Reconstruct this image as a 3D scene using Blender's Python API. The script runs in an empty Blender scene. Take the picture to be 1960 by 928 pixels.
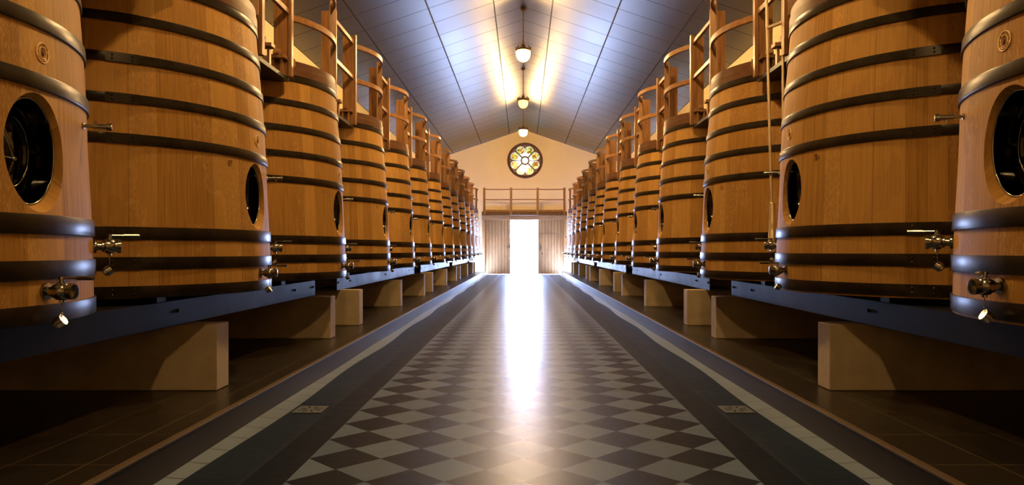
import bpy, bmesh, math, random
from mathutils import Vector
U = 1.22                      # the camera's height in metres; all plan measures below are in this unit
PI = math.pi
S = bpy.context.scene
C = S.collection

# ------------------------------------------------------------------ camera, sky, exposure
cam = bpy.data.cameras.new('camera')
co = bpy.data.objects.new('camera', cam); C.objects.link(co)
co.location = (0, 0, U); co.rotation_euler = (PI/2, 0, 0)
cam.sensor_width = 36; cam.lens = 36*1360/1960
cam.shift_x = -21.5/1960; cam.shift_y = 15/1960
cam.clip_end = 200; cam.clip_start = .05
S.camera = co
SKY = 100.0
LAMP = 950.0
w = bpy.data.worlds.new('daylight'); S.world = w; w.use_nodes = True
bg = w.node_tree.nodes['Background']
bg.inputs[0].default_value = (.43, .57, 1, 1); bg.inputs[1].default_value = SKY
S.view_settings.view_transform = 'Standard'; S.view_settings.look = 'None'
S.view_settings.gamma = 1; S.view_settings.use_curve_mapping = False
S.view_settings.exposure = 0
S.cycles.use_denoising = True
S.cycles.sample_clamp_indirect = 6
S.cycles.max_bounces = 8; S.cycles.diffuse_bounces = 4; S.cycles.glossy_bounces = 4
# portal: only guides the sky's sampling through the open doorway
pl = bpy.data.lights.new('door_portal', 'AREA'); pl.shape = 'RECTANGLE'
pl.size = 1.25*U; pl.size_y = 2.35*U; pl.cycles.is_portal = True
po = bpy.data.objects.new('door_portal', pl); C.objects.link(po)
po.location = (.045*U, 29.9*U, 1.17*U); po.rotation_euler = (-PI/2, 0, 0)

# ------------------------------------------------------------------ material helpers
def mat(name, color=(.5,.5,.5), rough=.5, metal=0, spec=.5, emit=None, es=0):
    m = bpy.data.materials.new(name); m.use_nodes = True
    b = m.node_tree.nodes['Principled BSDF']
    b.inputs['Base Color'].default_value = (*color, 1)
    b.inputs['Roughness'].default_value = rough
    b.inputs['Metallic'].default_value = metal
    b.inputs['Specular IOR Level'].default_value = spec
    if emit:
        b.inputs['Emission Color'].default_value = (*emit, 1)
        b.inputs['Emission Strength'].default_value = es
    return m
class NT:
    def __init__(s, m):
        s.t = m.node_tree; s.b = s.t.nodes['Principled BSDF']
    def n(s, typ, **kw):
        nd = s.t.nodes.new(typ)
        for k, v in kw.items(): setattr(nd, k, v)
        return nd
    def l(s, a, b): s.t.links.new(a, b)
    def math(s, op, a, b=None, c=None):
        nd = s.n('ShaderNodeMath', operation=op)
        for i, x in enumerate((a, b, c)):
            if x is None: continue
            if isinstance(x, (int, float)): nd.inputs[i].default_value = x
            else: s.l(x, nd.inputs[i])
        return nd.outputs[0]
    def obj(s):
        tc = s.n('ShaderNodeTexCoord'); sp = s.n('ShaderNodeSeparateXYZ')
        s.l(tc.outputs['Object'], sp.inputs[0])
        return tc.outputs['Object'], sp.outputs[0], sp.outputs[1], sp.outputs[2]
    def comb(s, x, y, z):
        nd = s.n('ShaderNodeCombineXYZ')
        for i, v in enumerate((x, y, z)):
            if isinstance(v, (int, float)): nd.inputs[i].default_value = v
            else: s.l(v, nd.inputs[i])
        return nd.outputs[0]
    def noise(s, vec, scale=5, detail=3, rough=.5):
        nd = s.n('ShaderNodeTexNoise'); s.l(vec, nd.inputs['Vector'])
        nd.inputs['Scale'].default_value = scale; nd.inputs['Detail'].default_value = detail
        nd.inputs['Roughness'].default_value = rough
        return nd.outputs['Fac']
    def white(s, v):
        nd = s.n('ShaderNodeTexWhiteNoise', noise_dimensions='3D'); s.l(v, nd.inputs['Vector'])
        return nd.outputs['Value']
    def mix(s, f, a, b, typ='MIX'):
        nd = s.n('ShaderNodeMix', data_type='RGBA', blend_type=typ)
        for i, x in ((0, f), (6, a), (7, b)):
            if isinstance(x, (int, float)): nd.inputs[i].default_value = x
            elif isinstance(x, tuple): nd.inputs[i].default_value = (*x, 1)
            else: s.l(x, nd.inputs[i])
        return nd.outputs[2]
    def ramp(s, f, *stops):
        nd = s.n('ShaderNodeValToRGB'); s.l(f, nd.inputs[0]); e = nd.color_ramp.elements
        while len(e) < len(stops): e.new(.5)
        for el, (p, c) in zip(e, stops):
            el.position = p; el.color = (*c, 1) if isinstance(c, tuple) else (c, c, c, 1)
        return nd.outputs[0]
    def bump(s, h, strength=.3, dist=.01):
        nd = s.n('ShaderNodeBump'); nd.inputs['Strength'].default_value = strength
        nd.inputs['Distance'].default_value = dist
        s.l(h, nd.inputs['Height']); s.l(nd.outputs[0], s.b.inputs['Normal'])
    def line(s, v, period, width, off=0):
        """1 inside a thin line every period along v, else 0"""
        a = s.math('ADD', v, -off + period*.5 + 1000*period)
        a = s.math('MODULO', a, period)
        a = s.math('ABSOLUTE', s.math('SUBTRACT', a, period*.5))
        return s.math('LESS_THAN', a, width*.5)
M = {}
def oak():
    m = mat('oak_staves', rough=.56, spec=.12); t = NT(m)
    o, x, y, z = t.obj()
    ang = t.math('ARCTAN2', y, x)
    nst = 44
    k = t.math('MULTIPLY', ang, nst/(2*PI))
    # staves of slightly unequal width
    k = t.math('ADD', k, t.math('MULTIPLY', t.math('SINE', t.math('MULTIPLY', ang, 9)), .35))
    fl = t.math('FLOOR', k); fr = t.math('FRACT', k)
    oi = t.n('ShaderNodeObjectInfo')
    rnd = t.math('MULTIPLY', oi.outputs['Random'], 57.0)
    h = t.white(t.comb(fl, rnd, 0))
    h2 = t.white(t.comb(fl, rnd, 7.3))
    zz = t.math('ADD', z, t.math('MULTIPLY', h, 13.0))
    gv = t.comb(t.math('MULTIPLY', ang, 60), t.math('MULTIPLY', zz, 1.3), rnd)
    grain = t.noise(gv, 1.6, 5, .65)
    fine = t.noise(t.comb(t.math('MULTIPLY', ang, 420), t.math('MULTIPLY', zz, 4), rnd), 1.0, 2)
    big = t.noise(t.comb(t.math('MULTIPLY', ang, 3), z, rnd), 1.7, 3)
    col = t.ramp(grain, (.22, (.20,.098,.022)), (.5, (.40,.215,.052)), (.80, (.54,.31,.082)))
    col = t.mix(t.math('MULTIPLY', fine, .32), col, (.22,.105,.035))
    col = t.mix(t.math('MULTIPLY', h2, .65), col, t.mix(.5, col, (.25,.12,.04)))
    col = t.mix(t.math('MULTIPLY', t.math('GREATER_THAN', h, .72), .35), col, (.62,.37,.12))
    # silver-ray flecks on some staves
    rays = t.n('ShaderNodeTexWave', wave_type='BANDS', bands_direction='Y')
    t.l(t.comb(t.math('MULTIPLY', ang, 16), t.math('MULTIPLY', zz, .8), rnd), rays.inputs['Vector'])
    rays.inputs['Scale'].default_value = 5.5; rays.inputs['Distortion'].default_value = 14
    rays.inputs['Detail'].default_value = 3; rays.inputs['Detail Scale'].default_value = 1.4
    rf = t.math('GREATER_THAN', rays.outputs['Fac'], .86)
    mask = t.math('MULTIPLY', t.math('GREATER_THAN', h2, .62), t.math('GREATER_THAN', big, .47))
    rf = t.math('MULTIPLY', rf, mask)
    col = t.mix(t.math('MULTIPLY', rf, .28), col, (.78,.52,.25))
    col = t.mix(t.math('MULTIPLY', t.math('GREATER_THAN', big, .54), .18), col, (.25,.13,.05))
    e = t.math('MINIMUM', fr, t.math('SUBTRACT', 1, fr))
    seam = t.math('LESS_THAN', e, .014)
    col = t.mix(t.math('MULTIPLY', seam, .38), col, (.12,.055,.02))
    t.l(col, t.b.inputs['Base Color'])
    hh = t.math('ADD', t.math('MULTIPLY', fine, .3), t.math('MULTIPLY', rf, .25))
    hh = t.math('SUBTRACT', hh, t.math('MULTIPLY', seam, 1.2))
    t.bump(hh, .25, .004)
    return m
def wood(name, a, b, c, rough=.42, axis=2, scale=1.0, plank=None):
    m = mat(name, rough=rough, spec=.4); t = NT(m)
    o, x, y, z = t.obj()
    st = [14.0, 14.0, 14.0]; st[axis] = 1.1
    mp = t.n('ShaderNodeMapping'); t.l(o, mp.inputs[0]); mp.inputs['Scale'].default_value = [s*scale for s in st]
    oi = t.n('ShaderNodeObjectInfo')
    ad = t.n('ShaderNodeVectorMath', operation='ADD'); t.l(mp.outputs[0], ad.inputs[0])
    t.l(t.comb(t.math('MULTIPLY', oi.outputs['Random'], 31), 0, 0), ad.inputs[1])
    g = t.noise(ad.outputs[0], 2.2, 5, .6)
    col = t.ramp(g, (.28, a), (.5, b), (.75, c))
    h = g
    if plank:
        ln = t.line(x, plank, plank*.13)
        r = t.white(t.comb(t.math('FLOOR', t.math('DIVIDE', t.math('ADD', x, plank*.5), plank)), 0, 0))
        col = t.mix(t.math('MULTIPLY', r, .3), col, tuple(v*.7 for v in a))
        col = t.mix(ln, col, tuple(v*.35 for v in a))
        h = t.math('SUBTRACT', g, t.math('MULTIPLY', ln, 2))
    t.l(col, t.b.inputs['Base Color']); t.bump(h, .2, .004)
    return m
def worn(name, a, b, rough=(.35,.5), metal=0, spec=.5, scale=6, bump=.15):
    m = mat(name, metal=metal, spec=spec); t = NT(m)
    o, x, y, z = t.obj()
    g = t.noise(o, scale, 5, .6)
    t.l(t.ramp(g, (.35, a), (.68, b)), t.b.inputs['Base Color'])
    t.l(t.ramp(g, (.3, rough[0]), (.7, rough[1])), t.b.inputs['Roughness'])
    t.bump(t.noise(o, scale*6, 3), bump, .003)
    return m
D = .3425
def floor_mat():
    m = mat('slate_tiles', spec=.09); t = NT(m); t.b.inputs['Specular Tint'].default_value = (.25,.50,1,1)
    o, X, Y, z = t.obj()
    x = t.math('DIVIDE', X, U); y = t.math('DIVIDE', Y, U)
    ax = t.math('ABSOLUTE', x)
    yy = t.math('SUBTRACT', y, .332)
    u = t.math('DIVIDE', t.math('ADD', yy, x), D); v = t.math('DIVIDE', t.math('SUBTRACT', yy, x), D)
    fu = t.math('FLOOR', u); fv = t.math('FLOOR', v)
    par = t.math('MODULO', t.math('ADD', t.math('ADD', fu, fv), 1000), 2)      # 0 light, 1 dark
    r = t.white(t.comb(fu, fv, 0))
    n1 = t.noise(o, 9, 6, .62); n2 = t.noise(o, 70, 3, .6)
    light = t.mix(r, (.082,.125,.225), (.108,.160,.28))
    dark = t.mix(r, (.003,.009,.022), (.006,.014,.032))
    col = t.mix(par, light, dark)
    col = t.mix(t.math('MULTIPLY', n1, .5), col, t.mix(.5, col, (.02,.024,.032)))
    lu = t.line(u, 1, .014); lv = t.line(v, 1, .014)
    grout = t.math('MAXIMUM', lu, lv)
    # plain borders outside the diamond field
    inb = t.math('GREATER_THAN', ax, 3*D)
    b2 = t.math('GREATER_THAN', ax, 1.21)
    tx = t.white(t.comb(t.math('FLOOR', t.math('DIVIDE', y, .222)), t.math('ADD', b2, t.math('SIGN', x)), 3))
    bc = t.mix(b2, t.mix(tx, (.002,.006,.015), (.004,.009,.021)), t.mix(tx, (.006,.012,.026), (.010,.019,.040)))
    lb = t.math('MAXIMUM', t.line(y, .444, .006, .1), t.math('LESS_THAN', t.math('ABSOLUTE', t.math('SUBTRACT', ax, 1.212)), .003))
    col = t.mix(grout, col, (.01,.011,.014))
    bc = t.mix(t.math('MULTIPLY', lb, .8), bc, (.022,.026,.034))
    bc = t.mix(t.math('LESS_THAN', t.math('ABSOLUTE', t.math('SUBTRACT', ax, 1.225)), .003), bc, (.022,.026,.034))
    col = t.mix(inb, col, bc)
    t.l(col, t.b.inputs['Base Color'])
    g2 = t.math('MULTIPLY', grout, t.math('SUBTRACT', 1, inb))
    rr = t.math('ADD', .24, t.math('MULTIPLY', n1, .16))
    rr = t.math('ADD', rr, t.math('MULTIPLY', inb, .10))
    t.l(rr, t.b.inputs['Roughness'])
    h = t.math('ADD', t.math('MULTIPLY', n1, 1.0), t.math('MULTIPLY', n2, .25))
    h = t.math('SUBTRACT', h, t.math('MULTIPLY', t.math('MAXIMUM', g2, t.math('MULTIPLY', inb, lb)), .5))
    t.bump(h, .22, .006)
    return m
def tile_mat(name, a, b, px, py, grout, w_, rough=.4, axes='xy', spec=.5, ox=0, oy=0):
    m = mat(name, spec=spec, rough=rough); t = NT(m)
    o, X, Y, Z = t.obj(); ch = {'x': X, 'y': Y, 'z': Z}
    p = t.math('DIVIDE', ch[axes[0]], U); q = t.math('DIVIDE', ch[axes[1]], U)
    r = t.white(t.comb(t.math('FLOOR', t.math('DIVIDE', t.math('SUBTRACT', p, ox), px)), t.math('FLOOR', t.math('DIVIDE', t.math('SUBTRACT', q, oy), py)), 0))
    n1 = t.noise(o, 12, 5, .6)
    col = t.mix(t.math('ADD', t.math('MULTIPLY', r, .5), t.math('MULTIPLY', n1, .5)), a, b)
    ln = t.math('MAXIMUM', t.line(p, px, w_, ox), t.line(q, py, w_, oy))
    t.l(t.mix(ln, col, grout), t.b.inputs['Base Color'])
    t.bump(t.math('SUBTRACT', n1, ln), .15, .005)
    return m
def ceiling_mat():
    m = mat('ceiling_panels', spec=1); t = NT(m); t.b.inputs['IOR'].default_value = 1.9
    o, X, Y, Z = t.obj()
    x = t.math('ABSOLUTE', t.math('DIVIDE', X, U)); y = t.math('DIVIDE', Y, U)
    l1 = t.line(x, 1.165, .026, .575); l2 = t.line(y, .82, .020, .73)
    ln = t.math('MAXIMUM', l1, l2)
    r = t.white(t.comb(t.math('FLOOR', t.math('DIVIDE', t.math('ADD', x, .59), 1.165)), t.math('FLOOR', t.math('DIVIDE', t.math('SUBTRACT', y, .73), .82)), t.math('SIGN', X)))
    rib = t.n('ShaderNodeTexWave', wave_type='BANDS', bands_direction='Y'); t.l(o, rib.inputs['Vector'])
    rib.inputs['Scale'].default_value = 14; rib.inputs['Distortion'].default_value = .4
    col = t.mix(r, (.010,.010,.014), (.016,.016,.021))
    col = t.mix(t.math('MULTIPLY', rib.outputs['Fac'], .3), col, (.008,.008,.010))
    col = t.mix(ln, col, (.035,.033,.035))
    t.l(col, t.b.inputs['Base Color'])
    t.l(t.math('SUBTRACT', 1, t.math('MULTIPLY', ln, .95)), t.b.inputs['Specular IOR Level'])
    t.l(t.math('ADD', .345, t.math('ADD', t.math('MULTIPLY', r, .03), t.math('MULTIPLY', ln, .3))), t.b.inputs['Roughness'])
    t.bump(t.math('SUBTRACT', t.math('MULTIPLY', rib.outputs['Fac'], .12), t.math('MULTIPLY', ln, 1)), .25, .006)
    return m
M['oak'] = oak()
M['teak'] = wood('teak', (.14,.062,.024), (.25,.12,.047), (.34,.175,.07), .38)
M['teak_long'] = wood('teak_long', (.14,.062,.024), (.25,.12,.047), (.34,.175,.07), .38, axis=1)
M['redwood'] = wood('redwood', (.065,.025,.013), (.105,.043,.022), (.14,.062,.031), .4, axis=1, scale=.6)
M['doorwood'] = wood('door_boards', (.32,.19,.085), (.45,.28,.13), (.54,.36,.18), .85, plank=.13*U)
M['iron'] = worn('hoop_iron', (.010,.007,.005), (.026,.018,.013), (.27,.34), .2, .26, 7, .03)
M['steel'] = worn('blued_beam_steel', (.002,.003,.005), (.005,.006,.010), (.4,.5), 0, .2, 3)
M['black'] = mat('black_painted_steel', (.008,.008,.01), .45)
M['chrome'] = worn('polished_stainless', (.30,.285,.27), (.40,.385,.36), (.16,.26), 1, .5, 20, .02)
M['hatch'] = mat('dark_polished_steel', (.035,.036,.04), .09, 1)
M['darksteel'] = mat('dull_steel', (.22,.21,.20), .25, 1)
M['brass'] = mat('aged_brass', (.45,.27,.08), .3, 1)
M['alu'] = worn('brushed_aluminium', (.75,.68,.56), (.85,.78,.66), (.38,.5), 1, .5, 8, .05)
M['concrete'] = worn('painted_pier', (.34,.28,.205), (.42,.35,.26), (.6,.75), 0, .3, 5, .3)
M['plaster'] = worn('cream_plaster', (.84,.70,.46), (.88,.74,.50), (.75,.85), 0, .2, 1.2, .2)
M['floor'] = floor_mat()
M['plinth'] = tile_mat('plinth_tiles', (.012,.009,.007), (.021,.016,.011), .30, .46, (.07,.05,.033), .007, .34, spec=.35, ox=1.57, oy=.05)
M['riser'] = tile_mat('riser_tiles', (.012,.010,.010), (.020,.016,.015), .222, 5, (.006,.005,.005), .006, .4, spec=.3, axes='yz', oy=-.1)
M['gutter'] = tile_mat('gutter_tiles', (.105,.155,.25), (.14,.20,.31), 5, .222, (.006,.006,.008), .010, .32, spec=.9, ox=-1)
M['ceiling'] = ceiling_mat()
M['nose'] = mat('nosing', (.085,.06,.04), .4)
M['ground'] = mat('pale_gravel', (.6,.6,.58), .9)
M['drain'] = worn('cast_drain', (.05,.065,.095), (.075,.095,.14), (.4,.5), 0, .5, 10)
M['hole'] = mat('drain_hole', (.004,.004,.004), .8)
M['brand'] = mat('burnt_oak_relief', (.85,.58,.28), .5)
M['ink'] = mat('burnt_mark', (.10,.04,.015), .6)

# ------------------------------------------------------------------ mesh builder
class MB:
    def __init__(s, m=1): s.v = []; s.f = []; s.m = m
    def add(s, vs, fs):
        o = len(s.v); s.v += [tuple(p) for p in vs]; s.f += [tuple(o+i for i in f) for f in fs]; return s
    def box(s, x0, x1, y0, y1, z0, z1):
        return s.add([(x,y,z) for z in (z0,z1) for y in (y0,y1) for x in (x0,x1)],
              [(0,2,3,1),(4,5,7,6),(0,1,5,4),(2,6,7,3),(0,4,6,2),(1,3,7,5)])
    def obox(s, c, ux, uy, uz):
        c, ux, uy, uz = map(Vector, (c, ux, uy, uz)); vs = []
        for k in (-1,1):
            for j in (-1,1):
                for i in (-1,1): vs.append(c + i*ux + j*uy + k*uz)
        return s.add(vs, [(0,2,3,1),(4,5,7,6),(0,1,5,4),(2,6,7,3),(0,4,6,2),(1,3,7,5)])
    def arc(s, r0, r1, z0, z1, a0, a1, n=24, taper=0):
        vs = []; fs = []
        for i in range(n+1):
            a = math.radians(a0 + (a1-a0)*i/n); c, d = math.cos(a), math.sin(a)
            vs += [(r0*c, r0*d, z0), (r1*c, r1*d, z0), ((r1-taper)*c, (r1-taper)*d, z1), ((r0-taper)*c, (r0-taper)*d, z1)]
        for i in range(n):
            for k in range(4):
                a, b = i*4+k, i*4+(k+1)%4
                fs.append((a, a+4, b+4, b))
        if abs(a1-a0) < 359.9: fs += [(0,1,2,3), (n*4+3,n*4+2,n*4+1,n*4)]
        return s.add(vs, fs)
    def loft(s, rings, closed=True, cap=True):
        n = len(rings[0]); vs = [p for r in rings for p in r]; fs = []
        for i in range(len(rings)-1):
            for k in range(n):
                a, b = i*n+k, i*n+(k+1) % n
                fs.append((a, b, b+n, a+n))
        if cap: fs += [tuple(reversed(range(n))), tuple((len(rings)-1)*n+k for k in range(n))]
        return s.add(vs, fs)
    def lathe(s, prof, c=(0,0,0), axis='z', n=24, sx=1, sy=1, cap=True):
        rings = []
        for r, h in prof:
            ring = []
            for k in range(n):
                a = 2*PI*k/n; p, q = r*sx*math.cos(a), r*sy*math.sin(a)
                if axis == 'z': ring.append((c[0]+p, c[1]+q, c[2]+h))
                elif axis == 'x': ring.append((c[0]+h, c[1]+p, c[2]+q))
                else: ring.append((c[0]+q, c[1]+h, c[2]+p))
            rings.append(ring)
        return s.loft(rings, cap=cap)
    def tube(s, pts, r, n=8, close=False):
        pts = [Vector(p) for p in pts]; rings = []; N = len(pts)
        for i, p in enumerate(pts):
            if close: d = pts[(i+1) % N]-pts[i-1]
            else: d = pts[min(i+1, N-1)]-pts[max(i-1, 0)]
            d.normalize(); up = Vector((0,0,1)) if abs(d.z) < .9 else Vector((1,0,0))
            a = d.cross(up).normalized(); b = a.cross(d)
            rr = r[i] if isinstance(r, (list, tuple)) else r
            rings.append([p + rr*(math.cos(2*PI*k/n)*a + math.sin(2*PI*k/n)*b) for k in range(n)])
        if close: rings.append(rings[0]); return s.loft(rings, cap=False)
        return s.loft(rings)
    def rotz(s, deg, i0=0):
        a = math.radians(deg); c, d = math.cos(a), math.sin(a)
        for i in range(i0, len(s.v)):
            x, y, z = s.v[i]; s.v[i] = (x*c-y*d, x*d+y*c, z)
        return s
    def mesh(s, name, smooth=None):
        me = bpy.data.meshes.new(name)
        me.from_pydata([(x*U*s.m, y*U, z*U) for x, y, z in s.v], [], s.f)
        bm = bmesh.new(); bm.from_mesh(me); bmesh.ops.remove_doubles(bm, verts=bm.verts, dist=1e-6)
        bmesh.ops.recalc_face_normals(bm, faces=bm.faces); bm.to_mesh(me); bm.free()
        if smooth:
            for p in me.polygons: p.use_smooth = True
            me.set_sharp_from_angle(angle=math.radians(smooth))
        return me
    def build(s, name, m, parent=None, smooth=None, bevel=0, loc=None):
        me = s.mesh(name, smooth); me.materials.append(M[m] if isinstance(m, str) else m)
        o = bpy.data.objects.new(name, me); C.objects.link(o)
        if parent: o.parent = parent
        if loc: o.location = [q*U for q in loc]
        if bevel:
            b = o.modifiers.new('bevel', 'BEVEL'); b.width = bevel*U; b.segments = 2; b.limit_method = 'ANGLE'
        return o
def thing(name, label, cat, loc=(0,0,0), group=None, rz=0):
    o = bpy.data.objects.new(name, None); C.objects.link(o); o.empty_display_size = .2
    o.location = [q*U for q in loc]; o.rotation_euler[2] = rz
    o['label'] = label; o['category'] = cat
    if group: o['group'] = group
    return o
def tag(o, label, cat, group=None):
    o['label'] = label; o['category'] = cat
    if group: o['group'] = group
    return o
def struct(o): o['kind'] = 'structure'; return o
def copy_tree(o, parent=None):
    c = o.copy(); C.objects.link(c)
    if parent: c.parent = parent
    for ch in list(o.children): copy_tree(ch, c)
    return c
def boolean(o, cutters, op='DIFFERENCE'):
    for cu in cutters:
        b = o.modifiers.new('b', 'BOOLEAN'); b.object = cu; b.operation = op; b.solver = 'EXACT'
    dg = bpy.context.evaluated_depsgraph_get(); dg.update()
    me = bpy.data.meshes.new_from_object(o.evaluated_get(dg))
    o.modifiers.clear(); old = o.data; o.data = me; bpy.data.meshes.remove(old)
    for cu in cutters:
        d = cu.data; bpy.data.objects.remove(cu); bpy.data.meshes.remove(d)

# ------------------------------------------------------------------ the hall
APEX, SL, WX, EAVE = 6.03, .343, 4.07, 4.634
YF, YB = 29.6, -6.0
XC = .045                                       # the doorway sits a hair right of the aisle's axis
fl = MB().add([(-1.57,YB,0),(1.57,YB,0),(1.57,YF+.25,0),(-1.57,YF+.25,0),(-1.57,YB,-.1),(1.57,YB,-.1),(1.57,YF+.25,-.1),(-1.57,YF+.25,-.1)],
   [(0,1,2,3),(7,6,5,4),(0,4,5,1),(2,6,7,3),(1,5,6,2),(0,3,7,4)])
struct(fl.build('floor', 'floor'))
PE = 28.75
PT = .152
for n_, sg in ((1,-1),(2,1)):
    top = MB(sg).box(1.60, WX, YB, PE, .0, PT)
    p = struct(top.build('trim_%d' % n_, 'plinth'))
    MB(sg).box(1.57, 1.60, YB, PE, .0, PT-.008).build('riser', 'riser', p)
    MB(sg).box(1.563, 1.602, YB, PE, PT-.008, PT+.002).build('nosing', 'nose', p, bevel=.002)
    # the sloping gutter strip at the plinth's foot; its inner edge wavers between the drains
    rows = []; y = YB
    while y < 28.9:
        wv = .018*math.sin(2*PI*(y-4.45)/3.2 + PI/2)
        rows.append(((1.465-wv, y, .0005), (1.569, y, .010+.2*wv), (1.569, y, -.02), (1.465-wv, y, -.02)))
        y += .111
    struct(MB(sg).loft(rows).build('trim_%d' % (n_+2), 'gutter'))
struct(MB().add([(-WX,YB,EAVE),(0,YB,APEX),(WX,YB,EAVE),(-WX,YF,EAVE),(0,YF,APEX),(WX,YF,EAVE),
    (-WX,YB,EAVE+.2),(0,YB,APEX+.2),(WX,YB,EAVE+.2),(-WX,YF,EAVE+.2),(0,YF,APEX+.2),(WX,YF,EAVE+.2)],
   [(0,1,4,3),(1,2,5,4),(6,9,10,7),(7,10,11,8),(0,3,9,6),(2,8,11,5),(0,6,7,1),(1,7,8,2),(3,4,10,9),(4,5,11,10)]).build('ceiling', 'ceiling'))
struct(MB().box(-WX-.2, -WX, YB-.2, YF+.25, -.1, EAVE+.25).build('wall_left', 'plaster'))
struct(MB().box(WX, WX+.2, YB-.2, YF+.25, -.1, EAVE+.25).build('wall_right', 'plaster'))
def gable(y0, y1):
    a = [(-WX-.0,y,z) for y in (y0,) for z in (-.1,)]
    pts = [(-WX,-.1),(WX,-.1),(WX,EAVE+.2),(0,APEX+.2),(-WX,EAVE+.2)]
    return MB().loft([[(x,y,z) for x,z in pts] for y in (y0,y1)])
struct(gable(YB-.2, YB).build('wall_back', 'plaster'))
gw = struct(gable(YF, YF+.25).build('wall_far', 'plaster'))
WC = (.076, 4.74); WR = .74
c1 = MB().box(XC-1.67, XC+1.67, YF-.3, YF+.6, -.3, 2.34).build('cut', 'plaster')
c2 = MB().lathe([(WR-.04,-.4),(WR-.04,.6)], (WC[0], YF, WC[1]), 'y', 64).build('cut', 'plaster')
boolean(gw, [c1, c2])
# outside
struct(MB().box(-30, 30, YF+.25, YF+45, -.12, -.002).build('ground', 'ground'))

# doorway: timber frame, two boarded sliding leaves half open
fr = MB(); YD = YF-.02
fr.box(XC-1.77, XC+1.77, YD-.07, YD+.049, 2.27, 2.50)
fr.box(XC-1.75, XC-1.64, YD-.07, YD+.049, 0, 2.27); fr.box(XC+1.64, XC+1.75, YD-.07, YD+.049, 0, 2.27)
struct(fr.build('door_frame', wood('frame_timber', (.36,.20,.09), (.48,.29,.14), (.55,.35,.18), .5, axis=0), bevel=.006))
def leaf(n, x0, x1, hx, sg):
    d = struct(MB().box(x0, x1, YD+.05, YD+.10, .012, 2.33).build('door_%d' % n, 'doorwood', bevel=.004))
    if sg > 0:     # wicket outline on the right leaf
        wk = MB(); a, b, zt = x0+.10, x0+.76, 1.70
        wk.box(a, b, YD+.044, YD+.05, zt, zt+.012); wk.box(b, b+.012, YD+.044, YD+.05, .1, zt+.012); wk.box(a-.012, a, YD+.044, YD+.05, .1, zt+.012)
        wk.build('wicket_frame', 'ink', d)
        MB().tube([(hx,YD+.05,1.02),(hx,YD+.0,1.02),(hx,YD+.0,1.22),(hx,YD+.05,1.22)], .012).build('handle', 'black', d, 40)
        MB().lathe([(.03,0),(.03,-.012)], (hx+.06,YD+.05,.87), 'y', 12).build('lock', 'black', d, 40)
    else:
        MB().box(hx-.06, hx+.06, YD+.02, YD+.05, 1.14, 1.165).box(hx+.045, hx+.075, YD+.035, YD+.05, 1.07, 1.30).build('latch', 'black', d)
    MB().box(x0+.03, x1-.03, YD+.045, YD+.05, 2.20, 2.235).build('cleat', 'doorwood', d)
    return d
leaf(1, XC-1.66, -.54, -.63, -1)
leaf(2, .62, XC+1.66, .73, 1)

# rose window
win = struct(bpy.data.objects.new('window_1', None)); C.objects.link(win)
wx, wz = WC
f = MB(); yb = YF-.05
f.lathe([(WR-.10,.06),(WR-.10,-.0),(WR-.07,-.03),(WR-.03,-.045),(WR+.0,-.03),(WR+.01,.05),(WR-.10,.06)], (wx, YF, wz), 'y', 72, cap=False)
f.build('frame', 'redwood', win, 40)
tr = MB()
def disc_poly(cx, cz, r, n=20, ph=0): return [(cx+r*math.cos(ph+2*PI*k/n), cz+r*math.sin(ph+2*PI*k/n)) for k in range(n)]
Ro = WR-.085
for k in range(4):
    a = PI/4 + k*PI/2; c, d = math.cos(a), math.sin(a)
    tr.obox((wx+c*.42, YF+.0, wz+d*.42), (c*.25,0,d*.25), (0,.025,0), (-d*.028,0,c*.028))
tr.lathe([(.13,.03),(.13,-.03),(.155,-.035),(.185,-.03),(.185,.03),(.13,.03)], (wx, YF, wz), 'y', 32, cap=False)
tr.build('tracery', 'redwood', win, 40)
# spandrel plate with eight petal openings
sp = MB().lathe([(Ro,.0),(Ro,.03)], (wx, YF+.005, wz), 'y', 64).build('spandrel', 'redwood', win)
cs = []
for k in range(8):
    a = PI/8 + k*PI/4; r1 = .455; cx, cz = wx+r1*math.cos(a), wz+r1*math.sin(a)
    pl_ = []
    for j in range(15):
        b = a - PI*.5 + PI*j/14
        pl_.append((cx+.175*math.cos(b), cz+.168*math.sin(b)))
    t1 = a + .16; t0 = a - .16
    pl_ += [(wx+.19*math.cos(a+.35), wz+.19*math.sin(a+.35)), (wx+.19*math.cos(a-.35), wz+.19*math.sin(a-.35))]
    cs.append(MB().loft([[(x, yy, z) for x, z in pl_] for yy in (YF-.1, YF+.1)]).build('cut', 'redwood'))
cs.append(MB().lathe([(.125,-.1),(.125,.1)], (wx, YF, wz), 'y', 24).build('cut', 'redwood'))
boolean(sp, cs)
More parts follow.
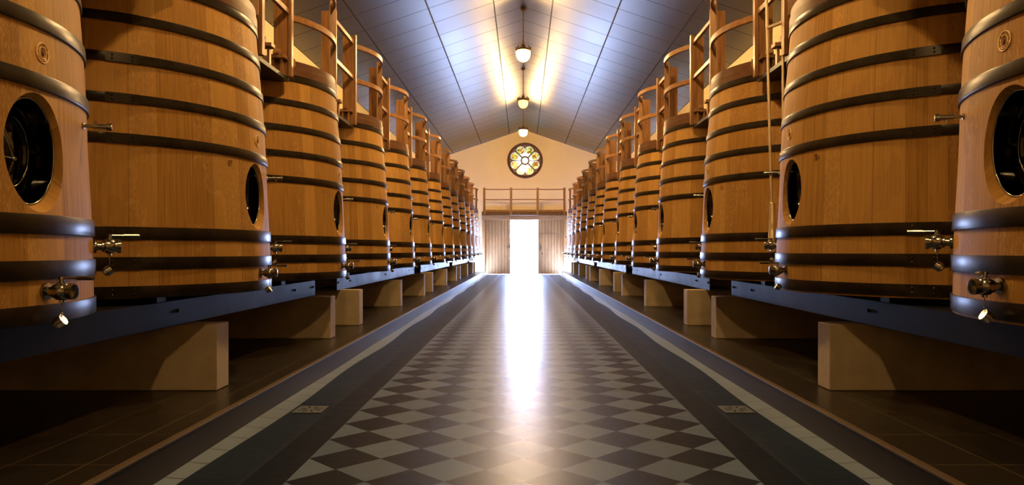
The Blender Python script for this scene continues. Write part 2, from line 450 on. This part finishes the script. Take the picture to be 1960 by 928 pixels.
def stained():
    m = bpy.data.materials.new('stained_glass'); m.use_nodes = True; t = NT(m); nt = m.node_tree
    o, X, Y, Z = t.obj()
    dx = t.math('SUBTRACT', X, wx*U); dz = t.math('SUBTRACT', Z, wz*U)
    a = t.math('ARCTAN2', dz, dx); rr = t.math('SQRT', t.math('ADD', t.math('MULTIPLY', dx, dx), t.math('MULTIPLY', dz, dz)))
    vo = t.n('ShaderNodeTexVoronoi', feature='F1'); t.l(o, vo.inputs['Vector']); vo.inputs['Scale'].default_value = 12
    cr = t.ramp(t.white(vo.outputs['Position']), (.0, (1,.82,.30)), (.35, (.95,.60,.10)), (.55, (.75,.20,.03)), (.7, (.25,.45,.08)), (.85, (1,.9,.5)))
    cr.node.color_ramp.interpolation = 'CONSTANT'
    ve = t.n('ShaderNodeTexVoronoi', feature='DISTANCE_TO_EDGE'); t.l(o, ve.inputs['Vector']); ve.inputs['Scale'].default_value = 12
    lead = t.math('LESS_THAN', ve.outputs['Distance'], .05)
    # plain pale glass outside each petal's flower
    ak = t.math('SUBTRACT', t.math('MODULO', t.math('ADD', a, 4*PI), PI/4), PI/8)
    px = t.math('SUBTRACT', t.math('MULTIPLY', rr, t.math('COSINE', ak)), .46*U)
    pz = t.math('MULTIPLY', rr, t.math('SINE', ak))
    dd = t.math('SQRT', t.math('ADD', t.math('MULTIPLY', px, px), t.math('MULTIPLY', pz, pz)))
    inside = t.math('LESS_THAN', dd, .15*U)
    col = t.mix(t.math('MULTIPLY', lead, .7), cr, (.12,.07,.02))
    col = t.mix(inside, (1,.93,.75), col)
    tr_ = t.n('ShaderNodeBsdfTranslucent'); dk = t.mix(.79, col, (0,0,0)); t.l(dk, tr_.inputs[0])
    gl = t.n('ShaderNodeBsdfGlossy'); gl.inputs['Roughness'].default_value = .12
    mx = t.n('ShaderNodeMixShader'); mx.inputs[0].default_value = .04
    t.l(tr_.outputs[0], mx.inputs[1]); t.l(gl.outputs[0], mx.inputs[2])
    out = [n for n in nt.nodes if n.type == 'OUTPUT_MATERIAL'][0]; t.l(mx.outputs[0], out.inputs[0])
    return m
MB().lathe([(Ro-.005,0),(Ro-.005,.012)], (wx, YF+.036, wz), 'y', 64).build('glass', stained(), win)

# ------------------------------------------------------------------ ordinal words for the labels
ORD = ['nearest', 'second', 'third', 'fourth', 'fifth', 'sixth', 'seventh', 'eighth', 'ninth', 'tenth', 'eleventh', 'twelfth', 'farthest']
SIDE = {1: 'left', -1: 'right'}
XT = 2.672; BASE = .741

# ------------------------------------------------------------------ the oak vats
PROF = [(.968,0),(.969,.05),(.967,.26),(.958,.45),(.951,.58),(.945,.72),(.942,.85),(.931,1.07),(.915,1.30),(.896,1.49),(.880,1.70),(.874,1.80)]
def R_at(z):
    for (r0,z0),(r1,z1) in zip(PROF, PROF[1:]):
        if z <= z1: return r0+(r1-r0)*(z-z0)/(z1-z0)
    return PROF[-1][0]
def spread(mb, phi, r, z, i0=0):
    """turn what was built along +x at the origin out to angle phi, radius r, height z"""
    for i in range(i0, len(mb.v)):
        x, y, q = mb.v[i]; mb.v[i] = (x+r, y, q+z)
    return mb.rotz(phi, i0)
def make_vat(m):
    s = thing('oak_vat', '', 'tank', (-XT*m, 0, BASE), group='oak vats in the %s row' % SIDE[m])
    n = 128
    up = 0 if m > 0 else 1            # the right row's hoops and fittings sit a few centimetres higher
    HATCH_Z = 1.352-BASE + .028*up
    prof = PROF + [(.83,1.80),(.83,.02),(.80,.02)]
    inner = [(r, z) for r, z in PROF] + [(.835,1.80)] + [(.80,1.74), (.86,.06)]
    # closed solid: outer wall, top rim, inner wall, bottom head
    b = MB(m).lathe([(.9,0)] + [PROF[0]] + PROF[1:] + [(.83,1.80), (.83,1.72)], n=n)
    body = b.build('staves', 'oak', s)
    cu = MB(m)
    cu.lathe([(1,.70),(1,.915),(1.27,1.01)], (0,-.028,HATCH_Z), 'x', 64, sx=.138, sy=.192)
    cut = cu.build('cut', 'oak')
    cut.parent = s
    bpy.context.view_layer.update()
    boolean(body, [cut])
    for p in body.data.polygons: p.use_smooth = True
    body.data.set_sharp_from_angle(angle=math.radians(25))
    # hoops: three broad ones low down, five narrower above the hatch
    for z0, h in ((.741+.010*up,.066),(.896+.018*up,.068),(1.058+.025*up,.069),(1.575+.038*up,.056),(1.796+.036*up,.052),(2.017+.034*up,.052),(2.240+.030*up,.052),(2.458+.004*up,.054)):
        z0 -= BASE; r0, r1 = R_at(z0), R_at(z0+h)
        hb = MB(m).lathe([(r0-.004,z0),(r0+.008,z0),(r0+.009,z0+.003),(r1+.009,z0+h-.003),(r1+.008,z0+h),(r1-.004,z0+h),(r0-.004,z0)], n=n, cap=False)
        # lap joint with rivets
        i0 = len(hb.v); hb.arc(r0+.006, r0+.013, z0, z0+h, -62, -52, 6, taper=r0-r1)
        for a in (-60,-54):
            for q in (.3,.7):
                j = len(hb.v); hb.lathe([(.006,0),(.006,.003),(.003,.006)], axis='x', n=8); spread(hb, a, R_at(z0+h*q)+.012, z0+h*q, j)
        hb.build('hoop', 'iron', s, 30)
    cb = MB(m)
    cb.lathe([(.80,2.515-BASE),(.884,2.515-BASE),(.884,2.578-BASE),(.876,2.582-BASE),(.874,2.640-BASE),(.80,2.640-BASE),(.80,2.515-BASE)], n=n, cap=False)
    cb.build('curb', 'redwood', s, 30)
    MB(m).lathe([(.81,2.585-BASE),(.81,2.605-BASE)], n=64).build('lid', 'redwood', s, 30)
    # oval hatch
    hs = MB(m)
    hs.lathe([(1.02,.84),(1.0,.912),(.97,.916),(.95,.905),(.93,.85),(.85,.832),(.70,.83),(.66,.846),(.60,.850),(.55,.843),(.25,.856),(.02,.860)], (0,-.028,HATCH_Z), 'x', 48, sx=.138, sy=.192)
    h = hs.build('hatch', 'hatch', s, 50)
    rim = MB(m); pts = [(.916, -.028+.1355*math.cos(2*PI*k/48), HATCH_Z+.189*math.sin(2*PI*k/48)) for k in range(48)]
    rim.tube(pts, .0042, 8, close=True).build('rim', 'chrome', h, 60)
    rg = MB(m); pts = [(.851, -.028+.090*math.cos(2*PI*k/40), HATCH_Z+.125*math.sin(2*PI*k/40)) for k in range(40)]
    rg.tube(pts, .0035, 6, close=True)
    rg.build('gasket_ring', 'darksteel', h, 60)
    hy = -.05
    hd = MB(m).lathe([(.011,.845),(.011,.880),(.006,.886)], (0,hy,HATCH_Z-.03), 'x', 16)
    hd.tube([(.862,hy-.045,HATCH_Z+.085),(.880,hy,HATCH_Z-.03),(.866,hy-.015,HATCH_Z-.10)], .0028, 6)
    hd.tube([(.880,hy,HATCH_Z-.03),(.870,hy-.07,HATCH_Z-.025)], .0025, 6)
    hd.build('handle', 'darksteel', h, 50)
    MB(m).lathe([(.006,.84),(.006,.866)], (0,.072,HATCH_Z+.01), 'x', 8).build('knob', 'darksteel', h, 50)
    # drain valve low on the aisle side
    def valve(phi, z, lever_up=.042, lever=.115, k=1.0, lever_dir=None):
        z -= BASE - .018*up; r = R_at(z)
        v = MB(m)
        v.lathe([(.030,0),(.030,.010),(.017,.014),(.017,.030),(.024,.032),(.024,.040),(.031,.046),(.033,.060),(.031,.076),(.025,.082),(.025,.090),(.030,.091),(.030,.104),(.024,.105),(.022,.092),(.001,.088)], axis='x', n=20)
        v.lathe([(.012,.024),(.012,.034),(.008,.036),(.008,lever_up),(.011,lever_up),(.011,lever_up+.010)], (.060,0,0), n=12)
        v.lathe([(.009,-.040),(.009,-.028)], (.060,0,0), n=8)
        o = spread(v, phi, r, z).build('drain_valve', 'chrome', s, 40)
        l = MB(m); d = Vector(lever_dir or (1,0,0)).normalized()*lever
        p = Vector((.060,0,lever_up+.005))
        l.tube([p, p+d*.45, p+d*.46, p+d], [.0045,.0045,.0075,.0075], 8)
        spread(l, phi, r, z).build('lever', 'chrome', o, 40)
        c = MB(m); pts = [(.058+.003*(i % 2), .002*((i//2) % 2), -.038-.006*i) for i in range(11)]
        c.tube(pts, .0018, 5)
        spread(c, phi, r, z).build('chain', 'chrome', o)
        c = MB(m); c.tube([(.040,-.004,-.118),(.046,-.003,-.113),(.047,-.003,-.1125),(.066,0,-.100)], [.017,.017,.021,.021], 12)
        spread(c, phi, r, z).build('cap', 'chrome', o, 40)
        return o
    dv = valve(-1, .854, lever_dir=((1,0,.0)))
    valve(32, 1.018)
    # sample tap above
    z = 1.506-BASE+.038*up; t_ = MB(m)
    t_.lathe([(.013,-.005),(.013,.006),(.007,.008),(.007,.035),(.011,.037),(.011,.085),(.015,.087),(.015,.105),(.008,.106)], axis='x', n=14)
    t_.lathe([(.006,-.026),(.007,-.010)], (.062,0,0), n=8); t_.lathe([(.004,.008),(.006,.02)], (.045,0,0), n=8)
    spread(t_, 21, R_at(z), z).build('sample_tap', 'chrome', s, 40)
    # cooper's round brand seal
    z = 1.712-BASE+.044*up; md = MB(m); r = R_at(z)+.0015
    def P(u, v, d=0):
        rr = R_at(z+v)+.0015+d; a = u/rr + math.radians(1)
        return (rr*math.cos(a), rr*math.sin(a), z+v)
    for rad, th in ((.036,.0018),(.0335,.001),(.0205,.0013)):
        md.tube([P(rad*.93*math.cos(2*PI*k/32), rad*math.sin(2*PI*k/32)) for k in range(32)], th, 6, close=True)
    for k in range(22):     # the worn lettering round the edge: short strokes
        a = 2*PI*k/22
        if 11 <= k % 22 <= 11: continue
        p, q = .0245, .0305 - .002*(k % 3)
        md.tube([P(p*.93*math.cos(a), p*math.sin(a)), P(q*.93*math.cos(a+.05*(k % 2)), q*math.sin(a+.05*(k % 2)))], .0012, 5)
    md.tube([P(-.018,-.019),P(-.008,-.026),P(.008,-.026),P(.018,-.019)], .0016, 5)
    md.build('brand_seal', 'brand', s, 60)
    em = MB(m); em.tube([P(0,.014,-.001),P(.001,.008,-.001),P(0,0,-.001),P(.001,-.008,-.001),P(0,-.014,-.001)], [.001,.004,.0055,.0045,.001], 8)
    em.build('emblem', 'ink', s, 60)
    # small round number roundel left of the hatch
    z = 1.534-BASE+.034*up; rd = MB(m)
    rr0 = R_at(z)
    rd.lathe([(.021,-.004),(.021,.003),(.0175,.0045),(.0165,.002),(.0005,.002)], axis='x', n=24)
    spread(rd, -19, rr0, z).build('number_roundel', 'oak', s, 50)
    return s
def number(vat, m, txt):
    z = 1.534-BASE+(0 if m > 0 else .034); rr0 = R_at(z)
    cu = bpy.data.curves.new('number', 'FONT'); cu.body = txt; cu.size = .031*U; cu.align_x = 'CENTER'; cu.align_y = 'CENTER'
    cu.extrude = .0008*U; cu.offset = .0006*U
    o = bpy.data.objects.new('tmp', cu); C.objects.link(o)
    dg = bpy.context.evaluated_depsgraph_get(); dg.update()
    me = bpy.data.meshes.new_from_object(o.evaluated_get(dg)); bpy.data.objects.remove(o)
    me.materials.clear(); me.materials.append(M['ink'])
    n = bpy.data.objects.new('number', me); C.objects.link(n)
    a = math.radians(-19)
    if m > 0: px, rz = (rr0+.0035)*math.cos(a), a
    else: px, rz = -(rr0+.0035)*math.cos(a), PI-a
    n.location = (px*U, (rr0+.0035)*math.sin(a)*U, z*U)
    n.rotation_euler = (PI/2, 0, rz+PI/2)
    rd = [c for c in vat.children if c.name.startswith('number_roundel')][0]
    n.parent = rd
YS = []
for k in range(5):
    for j in ((-2.07, 0, 2.07) if k < 4 else (-2.07,)):
        YS.append(4.62 + 6.42*k + j)
EXTRA = {(1,0): 'nearest oak vat of the left row, cut off by the left edge',
         (-1,0): 'nearest oak vat of the right row, cut off by the right edge',
         (1,1): 'broad second oak vat of the left row with roundel 21 beside its hatch',
         (-1,1): 'broad second oak vat of the right row with roundel 2, right of the ladder',
         (-1,2): 'third oak vat of the right row, with the ladder hanging at its right',
         (1,12): 'farthest oak vat of the left row, beside the left door leaf',
         (-1,12): 'farthest oak vat of the right row, beside the right door leaf'}
VATS = {}
for m in (1,-1):
    proto = make_vat(m)
    for i, y in enumerate(YS):
        o = proto if i == 0 else copy_tree(proto)
        o.location = (-XT*m*U, y*U, BASE*U)
        o['label'] = EXTRA.get((m,i), '%s oak vat from the camera in the %s row, on steel beams' % (ORD[i], SIDE[m]))
        VATS[m,i] = o
    number(VATS[m,1], m, '21' if m > 0 else '2')
# the nearest right vat's valve lever is turned toward the hall's front
for ch in VATS[-1,0].children:
    if ch.name.startswith('drain_valve') and abs(ch.data.vertices[0].co.z) < .2:
        for q in ch.children:
            if q.name.startswith('lever'):
                q.data = q.data.copy(); cx = -(R_at(.113)+.060)*U
                for v in q.data.vertices:
                    dx, dy = v.co.x-cx, v.co.y
                    v.co.x = cx + dy*1.0 - .18*dx*-1; v.co.y = dx*.55

# ------------------------------------------------------------------ curved gates and rails on top of the vats
RB, RT = 2.642, 3.47
def make_gate(m):
    g = thing('curved_gate', '', 'gate', (-XT*m, 0, 0), group='curved gates on the %s row' % SIDE[m])
    for nm, z0, z1 in (('top_rail', RT-.080, RT-.026), ('middle_rail', 2.982, 3.036)):
        MB(m).arc(.850, .880, z0, z1, -40, 23.5, 28).build(nm, 'teak_long', g, 30, .002)
    for a in (-41, 24.5):
        st = MB(m).obox((0,0,0), (.030,0,0), (0,.024,0), (0,0,(RT-RB)/2)); spread(st, a, .862, (RT+RB)/2)
        o = st.build('stile', 'teak', g, bevel=.003)
    for z in (2.62, 3.36):
        h = MB(m).obox((0,0,0), (.004,0,0), (0,.006,0), (0,0,.030)); spread(h, -38.5, .890, z)
        h.build('hinge', 'brass', g)
    return g
GATES = {}
for m in (1,-1):
    proto = make_gate(m)
    for i, y in enumerate(YS):
        o = proto if i == 0 else copy_tree(proto)
        o.location = (-XT*m*U, y*U, 0)
        o['label'] = 'curved wooden gate on top of the %s vat in the %s row' % (ORD[i], SIDE[m])
def make_link(m, gap):
    g = thing('walkway_railing', '', 'railing', (-XT*m, 0, 0), group='straight railings between the %s vats' % SIDE[m])
    a, b = .70, .70+gap
    for y in (a, b):
        MB(m).box(.575, .700, y-.020, y+.020, 2.46, RT+.015).box(.700, .728, y-.028, y+.028, 2.46, RT+.035).build('post', 'teak', g, bevel=.003)
    for nm, z in (('top_rail', RT-.055), ('middle_rail', 3.005)):
        MB(m).box(.672, .705, a+.02, b-.02, z-.022, z+.022).build(nm, 'teak_long', g, bevel=.003)
    # black steel shelf that bridges the two vats, with the two small timber blocks on it
    pl_ = MB(m); xs = [.69,.66,.6,.5,.4,.3,.15,0]; e = [max(.675, math.sqrt(.9**2-x*x)) for x in xs]
    pts = [(x, q) for x, q in zip(xs, e)] + [(x, a+b-q) for x, q in reversed(list(zip(xs, e)))]
    pl_.loft([[(x,y,z) for x, y in pts] for z in (2.425,2.458)]).build('bridge_plate', 'black', g)
    for yy, xx in ((b-.06,.63), ((a+b)/2-.06 if gap < .8 else a+.30,.64)):
        bl = MB(m)
        bl.box(xx-.065, xx+.065, yy-.045, yy+.045, 2.595, 2.627)
        bl.loft([[(xx-.03+q, yy-.02+.045*math.cos(PI*k/10)*.9, 2.627+.05*math.sin(PI*k/10)) for k in range(11)] for q in (0,.05)])
        o = bl.build('timber_block', 'teak_long', g, bevel=.003)
        MB(m).box(xx-.055, xx-.030, yy-.02, yy+.02, 2.458, 2.596).box(xx+.02, xx+.04, yy-.02, yy+.02, 2.458, 2.596).build('bracket', 'teak', o)
    vl = MB(m); vl.lathe([(.03,2.458),(.03,2.49),(.018,2.50),(.018,2.53),(.028,2.535),(.022,2.56)], (.52,(a+b)/2,0), n=12)
    vl.build('fitting', 'chrome', g, 40)
    return g
for m in (1,-1):
    pa, pb = make_link(m, .67), make_link(m, YS[3]-YS[2]-1.40)
    ua = ub = False
    for i in range(12):
        big = (i % 3 == 2)
        if big: o = copy_tree(pb) if ub else pb; ub = True
        else: o = copy_tree(pa) if ua else pa; ua = True
        o.location = (-XT*m*U, YS[i]*U, 0)
        o['label'] = 'straight wooden railing and posts bridging the %s and %s vats of the %s row' % (ORD[i], ORD[i+1], SIDE[m])

# ------------------------------------------------------------------ piers and steel beams
BT, BB = .703, .555
def make_pier(m):
    o = MB(m).box(-1.75, 0, 0, .175, PT+.001, BB-.001).build('concrete_pier', 'concrete', bevel=.006)
    return tag(o, '', 'pier', 'concrete piers under the %s row' % SIDE[m])
py = sorted([4.29+6.42*k for k in range(4)] + [6.82+6.42*k for k in range(4)] + [8.02+6.42*k for k in range(4)] + [1.62])
for m in (1,-1):
    pp = make_pier(m)
    vis = 0
    for j, y in enumerate(py):
        o = pp if j == 0 else copy_tree(pp)
        o.location = (-1.85*m*U, y*U, 0)
        o['label'] = ('painted concrete pier just outside the view, %s row' % SIDE[m]) if j == 0 else \
            '%s painted concrete pier from the camera under the %s row of vats' % ((ORD[j-1] if j < 12 else 'farthest'), SIDE[m])
def make_frame(m, y0, y1, vats):
    g = thing('steel_support_frame', '', 'support', (-XT*m, 0, 0), group='steel frames under the %s row' % SIDE[m])
    def beam(x0, x1, nm):
        b = MB(m); b.box(x1-.018, x1, y0, y1, BB, BT)                      # web toward the aisle
        b.box(x0, x1-.018, y0, y1, BT-.016, BT); b.box(x0, x1-.018, y0, y1, BB, BB+.016)
        for yy in (y0+.07, y0+.62, (y0+y1)/2, y1-.62, y1-.07):
            b.lathe([(.012,.0),(.012,.006),(.008,.009)], (x1, yy, BB+.085), 'x', 6)
        b.build(nm, 'steel', g, bevel=.002)
    beam(.33, .607, 'front_beam'); beam(-.75, -.5, 'rear_beam')
    for v in vats:
        for q in (-.55, .55):
            MB(m).box(-.78, .60, v+q-.05, v+q+.05, BT+.001, BASE-.001).build('cross_bearer', 'black', g)
    return g
for m in (1,-1):
    for k in range(5):
        y0, y1 = 1.45+6.42*k, 7.05+6.42*k
        if k == 4: y1 = 29.45
        f = make_frame(m, y0, y1, YS[k*3:k*3+3])
        f['label'] = '%s dark blue steel beam frame from the camera carrying vats of the %s row' % (('nearest','second','third','fourth','farthest')[k], SIDE[m])

# ------------------------------------------------------------------ bridge walkway over the door
br = thing('walkway_bridge', 'wooden footbridge with railings crossing above the doorway between both rows', 'bridge', (XC, 28.6, 0))
MB().box(-1.70, 1.70, -.15, .75, 2.50, 2.56).build('deck', 'teak_long', br)
e = MB().box(-1.70, 1.70, -.20, -.15, 2.40, 2.55)
e.build('edge_beam', M['redwood'], br, bevel=.004)
for x in (-1.45,-1.05,-.6,-.2,.22,1.0,1.42):
    MB().lathe([(.018,0),(.018,-.014),(.01,-.018)], (x,-.20,2.46), 'y', 10).build('bolt', 'chrome', br, 40)
for x in (-1.60, -.53, .53, 1.60):
    MB().box(x-.045, x+.045, -.25, -.20, 2.42, RT+.03).build('post', 'teak', br, bevel=.004)
for x0, x1, bow in ((-1.60,-.53,.10), (-.53,.53,0), (.53,1.60,.10)):
    for nm, z in (('top_rail', RT-.03), ('middle_rail', 3.03)):
        rows = []
        for k in range(13):
            t_ = k/12; x = x0+(x1-x0)*t_; yy = -.19+bow*4*t_*(1-t_)
            rows.append([(x,yy-.015,z-.02),(x,yy+.015,z-.02),(x,yy+.015,z+.02),(x,yy-.015,z+.02)])
        MB().loft(rows).build(nm, 'teak', br)
    MB().box(x0+.05, x1-.05, -.20, -.17, 2.55, 2.62).build('toe_board', 'teak', br)

# ------------------------------------------------------------------ pendant lamps
def bulb_mat(st):
    return mat('lamp_glass', (1,.9,.7), .3, emit=(1,.60,.22), es=st)
def make_lamp(label, y, st, gname=None):
    HL = 5.05
    g = thing('pendant_lamp', label, 'lamp', (0, y, HL), group='pendant lamps along the ridge')
    top = APEX-HL-.0
    MB().lathe([(.05,top-.01),(.06,top-.04),(.03,top-.07),(.012,top-.075)], n=20).build('canopy', 'brass', g, 40)
    MB().tube([(0,0,top-.07),(0,0,.22)], .010, 8).build('rod', 'brass', g, 60)
    c = MB()
    c.lathe([(.008,.30),(.020,.285),(.012,.265),(.022,.25),(.012,.235),(.030,.215),(.040,.19),(.034,.165),(.075,.145),(.085,.13),(.150,.112),(.160,.10),(.160,.075),(.150,.068),(.02,.075)], n=32)
    for k in range(8):
        a = 2*PI*k/8
        c.lathe([(.016,.105),(.020,.122),(.012,.135),(.017,.150),(.003,.172)], (.148*math.cos(a), .148*math.sin(a), 0), n=8)
    c.build('crown', 'brass', g, 50)
    gl = MB().lathe([(.128,.075),(.135,.04),(.132,-.01),(.118,-.06),(.09,-.10),(.055,-.125),(.02,-.137),(.002,-.138)], n=32)
    gl.build('shade', bulb_mat(st), g, 80)
    rb = MB()
    for k in range(6):
        a = 2*PI*k/6; c_, d_ = math.cos(a), math.sin(a)
        rb.tube([(r*c_, r*d_, z) for r, z in ((.150,.07),(.145,.04),(.142,-.01),(.127,-.065),(.096,-.107),(.058,-.133),(.005,-.147))], .005, 6)
    rb.lathe([(.012,-.143),(.016,-.152),(.004,-.168)], n=10)
    rb.build('cage', 'brass', g, 50)
    return g
lamps = [(.05, .5, 'pendant lamp right above the camera, outside the view'), (4.95, .75, 'pendant lamp between the second vats, above the view'),
         (9.85, 1, 'pendant lamp above the view, nearer than the brightest visible one'), (14.73, 1, 'largest, brightest visible brass pendant lamp at the ridge, topmost in the picture'),
         (19.6, .0025, 'dim brass pendant lamp with its crown visible, middle of the three'), (24.4, 1, 'bright farthest pendant lamp just above the rose window')]
for y, st, lb in lamps: make_lamp(lb, y, LAMP*st)

# ------------------------------------------------------------------ ladder between the second and third vats on the right
ld = thing('ladder', 'narrow aluminium ladder hanging between the second and third vats on the right', 'ladder', (1.93, 5.50, 0))
LT, LB = 3.62, 1.01
def at_stile(k, z):
    f = (LT-z)/(LT-LB)
    return (-.064+.064*f, 0, z) if k == 0 else (.023+.013*f, -.14, z)
for k in (0, 1):
    MB().tube([at_stile(k, LT), at_stile(k, 1.33)], .0115, 8).build('stile', 'alu', ld, 60)
    x, y, _ = at_stile(k, 1.15)
    if k == 0:
        MB().lathe([(.014,1.37),(.019,1.365),(.026,1.15),(.029,1.14),(.032,1.01),(.035,1.0),(.035,.99),(.010,.985)], (x,y,0), n=20).build('foot_sleeve', 'alu', ld, 30)
    MB().tube([at_stile(k, 3.60), (-.03+.06*k, -.14*k, 3.64), (.075, -.14*k, 3.64), (.085, -.14*k, 3.56)], .009, 8).build('hook', 'alu', ld, 60)
for k in range(4):
    z = 3.575-.285*k; p, q = Vector(at_stile(0, z)), Vector(at_stile(1, z)); d = (q-p)/2
    nn = Vector((-d.y, d.x, 0)).normalized()*.013
    MB().obox((p+q)/2, d, nn, (0,0,.010)).build('rung', 'alu', ld, bevel=.002)

# ------------------------------------------------------------------ floor drains
def drain(x, y, label):
    g = thing('floor_drain', label, 'drain', (x, y, 0), group='floor drains')
    MB().box(-.09, .09, -.095, .095, .0005, .004).build('plate', 'drain', g, bevel=.001)
    for k in range(8):
        a = PI/8+2*PI*k/8; c_, d_ = math.cos(a), math.sin(a)
        MB().obox((c_*.052, d_*.052, .0045), (c_*.024, d_*.024, 0), (-d_*.007, c_*.007, 0), (0,0,.0006)).build('slot', 'hole', g, bevel=.003)
drain(-1.335, 4.46, 'square slotted floor drain beside the left gutter, near the camera')
drain(1.335, 4.46, 'square slotted floor drain beside the right gutter, near the camera')
drain(-1.33, 28.3, 'floor drain at the foot of the left door leaf')
drain(1.33, 28.3, 'floor drain at the foot of the right door leaf')
